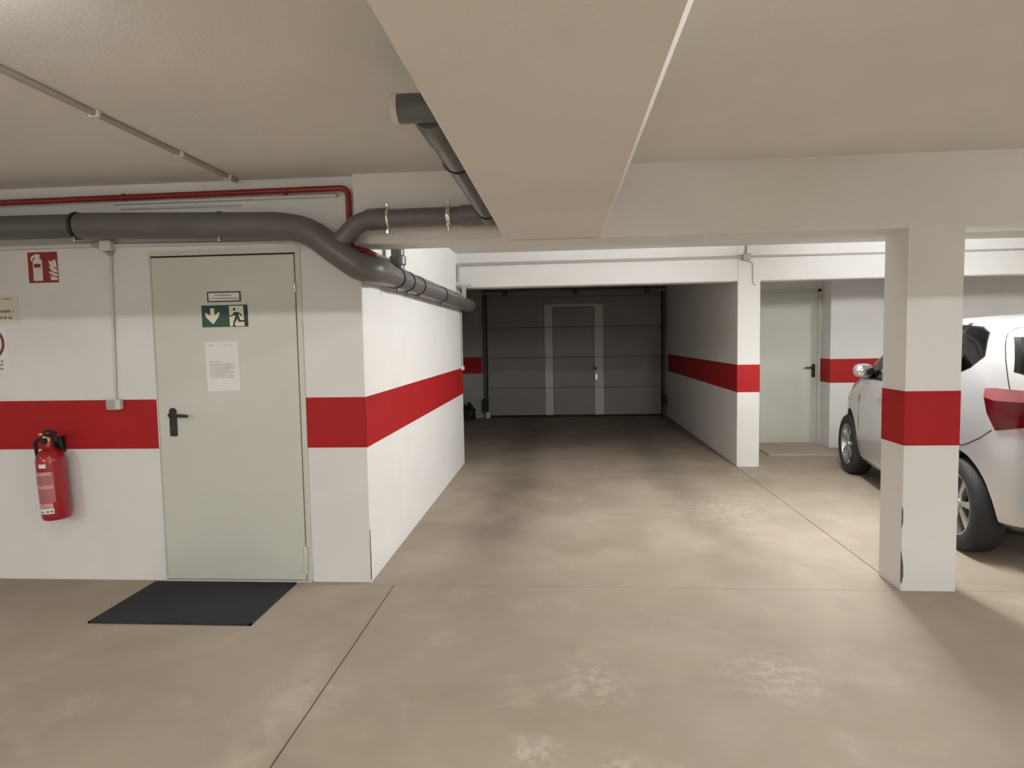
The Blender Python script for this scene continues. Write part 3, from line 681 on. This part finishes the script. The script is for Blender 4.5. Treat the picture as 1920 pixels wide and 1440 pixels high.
def frontY(x, z):
    hw = HW(z); q = min(1.0, abs(x)/hw); return YC+(YFR(z)-YC)*(1-q**NF)**(1/NF)
def outline(z, N=120, dw=0.0):
    """closed outline, equal arc steps, starting at the rear centre and going to the left (x<0)"""
    hw = HW(z)-dw; pts = []
    for k in range(361):
        a = math.radians(-90-k*0.5)          # rear centre -> left -> front centre
        c, s = math.cos(a), math.sin(a); n = NF if s > 0 else NR; l = (YFR(z)-YC-dw) if s > 0 else (YC-YRR(z)-dw)
        pts.append((-hw*abs(c)**(2/n), YC+math.copysign(l*abs(s)**(2/n), s)))
    P = np.array(pts); d = np.concatenate([[0], np.cumsum(np.hypot(*np.diff(P, axis=0).T))])
    return P, d
def ring(z, N=72, dw=0.0):
    P, d = outline(z, dw=dw); s = np.linspace(0, d[-1], N+1)
    X = np.interp(s, d, P[:, 0]); Y = np.interp(s, d, P[:, 1])
    left = [(x, y, z) for x, y in zip(X, Y)]
    return left + [(-x, y, z) for (x, y, z) in left[-2:0:-1]]
def stack(zs, N=72, dw=0.0):
    V, F = [], []; 
    for z in zs: V += ring(z, N, dw)
    n = 2*N
    for i in range(len(zs)-1):
        for k in range(n): F.append((i*n+k, i*n+(k+1) % n, (i+1)*n+(k+1) % n, (i+1)*n+k))
    F.append(tuple(range(n-1, -1, -1))); F.append(tuple((len(zs)-1)*n+k for k in range(n)))
    return V, F
def wrap_pt(s, z, off):
    P, d = outline(z)
    x = np.interp(s, d, P[:, 0]); y = np.interp(s, d, P[:, 1])
    x2 = np.interp(s+.01, d, P[:, 0]); y2 = np.interp(s+.01, d, P[:, 1]); x1 = np.interp(s-.01, d, P[:, 0]); y1 = np.interp(s-.01, d, P[:, 1])
    t = Vector((x2-x1, y2-y1, 0)).normalized(); nrm = Vector((-t.y, t.x, 0))
    if nrm.dot(Vector((x, y-YC, 0))) < 0: nrm = -nrm
    return (x+nrm.x*off, y+nrm.y*off, z)
def s_of_y(y, z):
    P, d = outline(z); half = int(np.argmax(P[:, 1] > YC)); return float(np.interp(y, P[:half, 1], d[:half]))
def patch(bot, top, mapf, off=.004, th=.006, n=16, m_=8):
    """bot/top: polylines in surface parameters with equal counts; mapf(a, z, off)"""
    def samp(pl, u):
        x = u*(len(pl)-1); i = min(int(x), len(pl)-2); f = x-i
        return pl[i][0]+(pl[i+1][0]-pl[i][0])*f, pl[i][1]+(pl[i+1][1]-pl[i][1])*f
    V, F = [], []
    for o in (off, off-th):
        for j in range(m_+1):
            for i in range(n+1):
                a = samp(bot, i/n); b = samp(top, i/n); v = j/m_
                V.append(mapf(a[0]+(b[0]-a[0])*v, a[1]+(b[1]-a[1])*v, o))
    k = (n+1)*(m_+1)
    for j in range(m_):
        for i in range(n):
            a = j*(n+1)+i; F.append((a, a+1, a+n+2, a+n+1)); F.append((k+a, k+a+n+1, k+a+n+2, k+a+1))
    rim = [i for i in range(n+1)]+[j*(n+1)+n for j in range(1, m_+1)]+[m_*(n+1)+i for i in range(n-1, -1, -1)]+[j*(n+1) for j in range(m_-1, 0, -1)]
    for a, b in zip(rim, rim[1:]+rim[:1]): F.append((a, k+a, k+b, b))
    return V, F
def mir(geo): return [(-x, y, z) for x, y, z in geo[0]], [tuple(reversed(f)) for f in geo[1]]
m_side = lambda a, z, o: (-sideW(a, z)-o, a, z)
m_rear = lambda a, z, o: (a, rearY(a, z)-o, z)
m_front = lambda a, z, o: (a, frontY(a, z)+o*.8, z+o*.5)
def seam(pts, mapf, wd=.005, off=.0015):
    """thin dark groove strip following surface points"""
    V = [Vector(mapf(a, z, off)) for a, z in pts]
    return tube(V, wd/2, 6)

HUBX = -0.83
hub_front = Vector((2.985, 7.146))
ca, sa = math.cos(TH), math.sin(TH)
# local (x right, y forward): world = O + x*(ca,-sa) + y*(sa,ca)
O2 = Vector((hub_front.x - (HUBX*ca + 2.55*sa), hub_front.y - (-HUBX*sa + 2.55*ca)))
car = thing('car', 'silver hatchback car parked nose-in behind the striped pillar', 'car', (O2.x, O2.y, 0))
car.rotation_euler = (0, 0, -TH)
def cobj(name, geo, m, parent=car, sm=40): return obj(name, geo, m, parent, sm, local=True)

zs = sorted(set([round(z, 4) for z in list(np.linspace(.17, 1.0, 22))+list(np.linspace(1.0, 1.5, 22))+list(np.linspace(1.5, 1.595, 16))]))
body = cobj('body', stack(zs), 'silver', sm=35)
cut = []
def cutter(geo):
    o = obj('cutter', geo, 'dark'); cut.append(o); return o
cutter(stack([.76, .85, .95, 1.05, 1.15, 1.25, 1.35, 1.45, 1.535], 48, dw=.045))
WR = .314
for y in (0, 2.55):
    for s in (-1, 1):
        x0, x1 = (-1.0, -.58) if s < 0 else (.58, 1.0)
        cutter(lathe([(.365, x0), (.365, x1)], 48, (0, y, WR+.012), 'X'))
SB = [(-.075, 1.315), (.03, 1.235), (.18, 1.185), (.60, 1.10), (1.20, 1.065), (1.80, 1.04), (2.20, 1.025)]
ST = [(-.005, 1.465), (.12, 1.505), (.32, 1.515), (.75, 1.525), (1.20, 1.51), (1.52, 1.44), (1.98, 1.20)]
cutter(prism_x(SB+ST[::-1], -1.2, 1.2))
RBt, RTp = [(-.655, 1.225), (-.45, 1.135), (0, 1.105), (.45, 1.135), (.655, 1.225)], [(-.605, 1.435), (-.3, 1.472), (0, 1.48), (.3, 1.472), (.605, 1.435)]
cutter(prism(RBt+RTp[::-1], -1.2, -.05))
FB, FT = [(-.66, 1.09), (-.33, 1.07), (0, 1.065), (.33, 1.07), (.66, 1.09)], [(-.52, 1.44), (-.25, 1.485), (0, 1.495), (.25, 1.485), (.52, 1.44)]
cutter(prism(FB+FT[::-1], 1.55, 3.6))
bpy.context.view_layer.update()
for c in cut:
    md = body.modifiers.new('cut', 'BOOLEAN'); md.operation = 'DIFFERENCE'; md.solver = 'EXACT'; md.object = c
    c.matrix_world = car.matrix_basis.copy()
bpy.context.view_layer.update()
dg = bpy.context.evaluated_depsgraph_get()
me = bpy.data.meshes.new_from_object(body.evaluated_get(dg))
body.modifiers.clear(); body.data = me
me.materials.clear(); me.materials.append(M_['silver'])
for p in me.polygons: p.material_index = 0; p.use_smooth = True
me.set_sharp_from_angle(angle=math.radians(35))
for c in cut:
    md = c.data; bpy.data.objects.remove(c); bpy.data.meshes.remove(md)

def grow(bot, top, e=.018):
    c = np.mean(np.array(bot+top), axis=0)
    def g_(p):
        v = np.array(p)-c; v = v/np.hypot(v[0], v[1]); return (p[0]+v[0]*e, p[1]+v[1]*e)
    return [g_(p) for p in bot], [g_(p) for p in top]
sb_, st_ = grow(SB, ST, .016)
sw_ = patch(sb_, st_, m_side, .003, .006, 36, 10)
cobj('side_window', sw_, 'glass'); cobj('side_window', mir(sw_), 'glass')
rb_, rt_ = grow(RBt, RTp, .018); cobj('rear_window', patch(rb_, rt_, m_rear, .003, .006, 56, 14), 'glass')
fb_, ft_ = grow(FB, FT, .018); cobj('windscreen', patch(fb_, ft_, m_front, .004, .006, 20, 10), 'glass')
# pillars between the side panes, black trims
for y0, y1, ys in ((1.08, 1.18, .0), (.30, .36, .0)):
    pb = patch([(y0, 1.04), (y1, 1.04)], [(y0-.02, 1.535), (y1-.03, 1.535)], m_side, .006, .008, 3, 8)
    cobj('window_pillar', pb, 'black'); cobj('window_pillar', mir(pb), 'black')
tr = patch([(1.86, 1.035), (2.22, 1.02)], [(1.84, 1.13), (2.03, 1.165)], m_side, .008, .010, 4, 4)
cobj('mirror_base', tr, 'black'); cobj('mirror_base', mir(tr), 'black')
# tail lamps wrap round the rear corner
sl = s_of_y(-.24, 1.05); sc_ = s_of_y(-.52, 1.05)
TB = [(sl-.02, .965), (sl-.085, .865), (sc_-.06, .93), (sc_-.18, .955), (sc_-.34, .965)]
TM = [(sl+.002, 1.06), (sl-.08, 1.045), (sc_-.06, 1.05), (sc_-.18, 1.055), (sc_-.34, 1.04)]
TT = [(sl-.012, 1.115), (sl-.08, 1.122), (sc_-.06, 1.115), (sc_-.18, 1.11), (sc_-.34, 1.075)]
tl = patch(TB, TM, wrap_pt, .016, .03, 24, 6); cobj('tail_lamp', tl, 'tail'); cobj('tail_lamp', mir(tl), 'tail')
tl2 = patch(TM, TT, wrap_pt, .017, .03, 24, 4); cobj('tail_lamp_top', tl2, 'clear'); cobj('tail_lamp_top', mir(tl2), 'clear')
# headlamps
def s_front(y, z):
    P, d = outline(z); half = int(np.argmax(P[:, 1] > YC)); return float(np.interp(y, P[half:, 1], d[half:]))
h0 = s_front(2.78, .82)
hl = patch([(h0, .80), (h0+.2, .70), (h0+.42, .64), (h0+.6, .66)], [(h0-.02, .90), (h0+.2, .86), (h0+.42, .80), (h0+.6, .74)], wrap_pt, .006, .02, 20, 6)
cobj('headlamp', hl, 'head'); cobj('headlamp', mir(hl), 'head')
cobj('grille', patch([(-.42, .34), (0, .31), (.42, .34)], [(-.5, .50), (0, .52), (.5, .50)], m_front, .004, .01, 16, 5), 'black')
# seams, number plate, reflector, fuel lid
sms = []
seam_h = [(.775, 1.10), (.785, 1.20), (.790, 1.30), (.785, 1.39), (.765, 1.45), (.70, 1.49), (.60, 1.505)]
for q in (seam(seam_h, wrap_pt, .006), ):
    cobj('hatch_seam', q, 'darkgap'); cobj('hatch_seam', mir(q), 'darkgap')
q = seam([(-.335, .862), (-.25, .80), (-.12, .74), (.02, .705), (.1, .69)], m_side, .005); cobj('bumper_seam', q, 'darkgap'); cobj('bumper_seam', mir(q), 'darkgap')
for yq in ([(.36, 1.10), (.40, .95), (.42, .75), (.44, .62), (.50, .35)], [(1.14, 1.05), (1.15, .8), (1.14, .35)], [(2.10, 1.02), (2.14, .85), (2.13, .6), (2.10, .35)]):
    q = seam(yq, m_side, .005); cobj('door_seam', q, 'darkgap'); cobj('door_seam', mir(q), 'darkgap')
for y in (.52, 1.32):
    q = patch([(y, .905), (y+.2, .90)], [(y, .935), (y+.2, .93)], m_side, .03, .028, 6, 3); cobj('door_handle', q, 'silver'); cobj('door_handle', mir(q), 'silver')
fl2 = tube([Vector(m_side(.12+.075*math.cos(a), .965+.075*math.sin(a), .001)) for a in [2*math.pi*k/24 for k in range(25)]], .0022, 6); cobj('fuel_lid_seam', fl2, 'darkgap')
rf = patch([(sc_-.28, .455), (sc_-.12, .455)], [(sc_-.28, .50), (sc_-.12, .495)], wrap_pt, .008, .014, 8, 3); cobj('reflector', rf, 'tail'); cobj('reflector', mir(rf), 'tail')
cobj('number_plate', patch([(-.26, .80), (.26, .80)], [(-.26, .91), (.26, .91)], m_rear, .008, .012, 6, 3), 'paper')
cobj('rear_bumper_trim', patch([(-.50, .285), (0, .285), (.50, .285)], [(-.45, .36), (0, .38), (.45, .36)], m_rear, .006, .012, 16, 4), 'black')
cobj('sill', patch([(.42, .19), (2.13, .19)], [(.40, .265), (2.15, .265)], m_side, .010, .02, 20, 3), 'silver'); cobj('sill', mir(patch([(.42, .19), (2.13, .19)], [(.40, .265), (2.15, .265)], m_side, .010, .02, 20, 3)), 'silver')
cobj('rear_wiper', tube(fillet([(0, rearY(0, 1.08)-.02, 1.085), (-.05, rearY(0, 1.13)-.02, 1.13), (-.33, rearY(.33, 1.16)-.02, 1.165)], .03), .007, 8), 'black')
cobj('roof_spoiler', prism_x([(-.455, 1.505), (-.475, 1.515), (-.45, 1.535), (-.20, 1.575), (-.1, 1.56), (-.33, 1.50)], -.42, .42), 'silver')
cobj('antenna', cyl((0, -.02, 1.57), (0, -.16, 1.70), .004, 8), 'black')
# door mirrors
def mirror_geo():
    V, F = stack_mirror(); return V, F
def stack_mirror():
    seg, V, F = 20, [], []
    prof_ = [(-.055, .35), (-.045, .75), (-.02, .95), (.02, 1.0), (.05, .8), (.075, .45), (.085, .12)]   # y forward, scale
    for (yy, s) in prof_:
        for k in range(seg):
            a = 2*math.pi*k/seg; c, sn = math.cos(a), math.sin(a)
            V.append((-.885+.085*s*math.copysign(abs(c)**.7, c), 1.83+yy, 1.125+.066*s*math.copysign(abs(sn)**.75, sn)))
    for i in range(len(prof_)-1):
        for k in range(seg): F.append((i*seg+k, i*seg+(k+1) % seg, (i+1)*seg+(k+1) % seg, (i+1)*seg+k))
    F.append(tuple(range(seg-1, -1, -1))); F.append(tuple((len(prof_)-1)*seg+k for k in range(seg)))
    return V, F
mg = stack_mirror()
mglass = lathe([(.001, 0), (.055, 0), (.06, .004)], 20, (0, 0, 0), 'Y')
mglass = ([(-.885+x*1.22, 1.770+y, 1.125+z*.92) for x, y, z in mglass[0]], mglass[1])
arm = tube([(-.79, 1.90, 1.075), (-.86, 1.85, 1.09)], [.035, .025], 12)
for f in (lambda g_: g_, mir):
    mo = cobj('door_mirror', f(mg), 'silver'); cobj('mirror_glass', f(mglass), 'mirror', mo); cobj('mirror_arm', f(arm), 'black', mo)
# wheels
tyre_prof = [(.205, -.085), (.225, -.098), (.27, -.102), (.297, -.092), (.310, -.075), (WR, -.05), (WR, .05), (.310, .075), (.297, .092), (.27, .102), (.225, .098), (.205, .085)]
rim_prof = [(.200, -.09), (.212, -.092), (.212, -.080), (.196, -.060), (.19, .0), (.19, .08)]
def spoke(a, wd=.030):
    pts = [(.035, wd*.75, -.072), (.10, wd*.55, -.080), (.200, wd*.95, -.078)]
    V, F = [], []
    for (r, hw_, xx) in pts:
        for (sgn, dx) in ((-1, 0), (1, 0), (1, .035), (-1, .035)):
            V.append((xx+dx, r*math.cos(a)-sgn*hw_*math.sin(a), r*math.sin(a)+sgn*hw_*math.cos(a)))
    for i in range(2):
        for k in range(4): F.append((4*i+k, 4*i+(k+1) % 4, 4*i+4+(k+1) % 4, 4*i+4+k))
    F += [(3,2,1,0), (8,9,10,11)]
    return V, F
def liner(y):
    V, F = [], []; n = 28
    for k in range(n+1):
        a = math.radians(-12+204*k/n); c, sn = math.cos(a), math.sin(a)
        for (r, x) in ((.362, -.71), (.362, -.60), (.20, -.585), (.0, -.58)): V.append((x, y+r*c, WR+.012+r*sn))
    for k in range(n):
        for i in range(3): F.append((4*k+i, 4*k+i+1, 4*k+5+i, 4*k+4+i))
    return V, F
for y in (0, 2.55):
    for s in (-1, 1):
        xc = (HUBX+.095)*(-s) if s > 0 else HUBX+.095
        fl3 = (lambda g_: ([(xc+p[0], y+p[1], WR+p[2]) for p in g_[0]], g_[1])) if s < 0 else (lambda g_: ([(xc-p[0], y+p[1], WR+p[2]) for p in g_[0]], [tuple(reversed(f)) for f in g_[1]]))
        wh = cobj('wheel', fl3(lathe(tyre_prof, 48, axis='X', cap=False)), 'tyre')
        cobj('rim', fl3(lathe(rim_prof, 48, axis='X', cap=False)), 'rim', wh)
        cobj('brake_disc', fl3(lathe([(.0, -.02), (.19, -.02), (.19, .01)], 32, axis='X', cap=False)), 'rimdark', wh)
        for k in range(7): cobj('spoke', fl3(spoke(2*math.pi*k/7+.3)), 'rim', wh)
        cobj('hub_cap', fl3(lathe([(.0, -.088), (.022, -.088), (.034, -.082), (.038, -.06), (.038, -.03)], 24, axis='X', cap=False)), 'rim', wh)
    arc = liner(y)
    cobj('wheel_liner', arc, 'black', sm=40); cobj('wheel_liner', mir(arc), 'black', sm=40)
# seats
def seat(x0, x1, y, zt):
    return join(box(x0, x1, y-.07, y+.07, .765, zt, .05, 3), box((x0+x1)/2-.12, (x0+x1)/2+.12, y-.05, y+.04, zt-.02, zt+.17, .03, 3))
for (x0, x1, y, zt) in ((-.62, -.14, 1.0, 1.17), (.14, .62, 1.0, 1.17), (-.62, -.02, .12, 1.16), (.02, .62, .12, 1.16)):
    cobj('seat', seat(x0, x1, y, zt), 'seat')
cobj('undertray', stack([.150, .160, .172], 40, dw=.03), 'black')
cobj('dashboard', box(-.66, .66, 1.75, 2.2, .765, 1.0, .05, 3), 'seat')
for o in COL.objects:
    if o.name.split('.')[0] in ('lettering', 'print_lines', 'small_print'): o['kind'] = 'stuff'
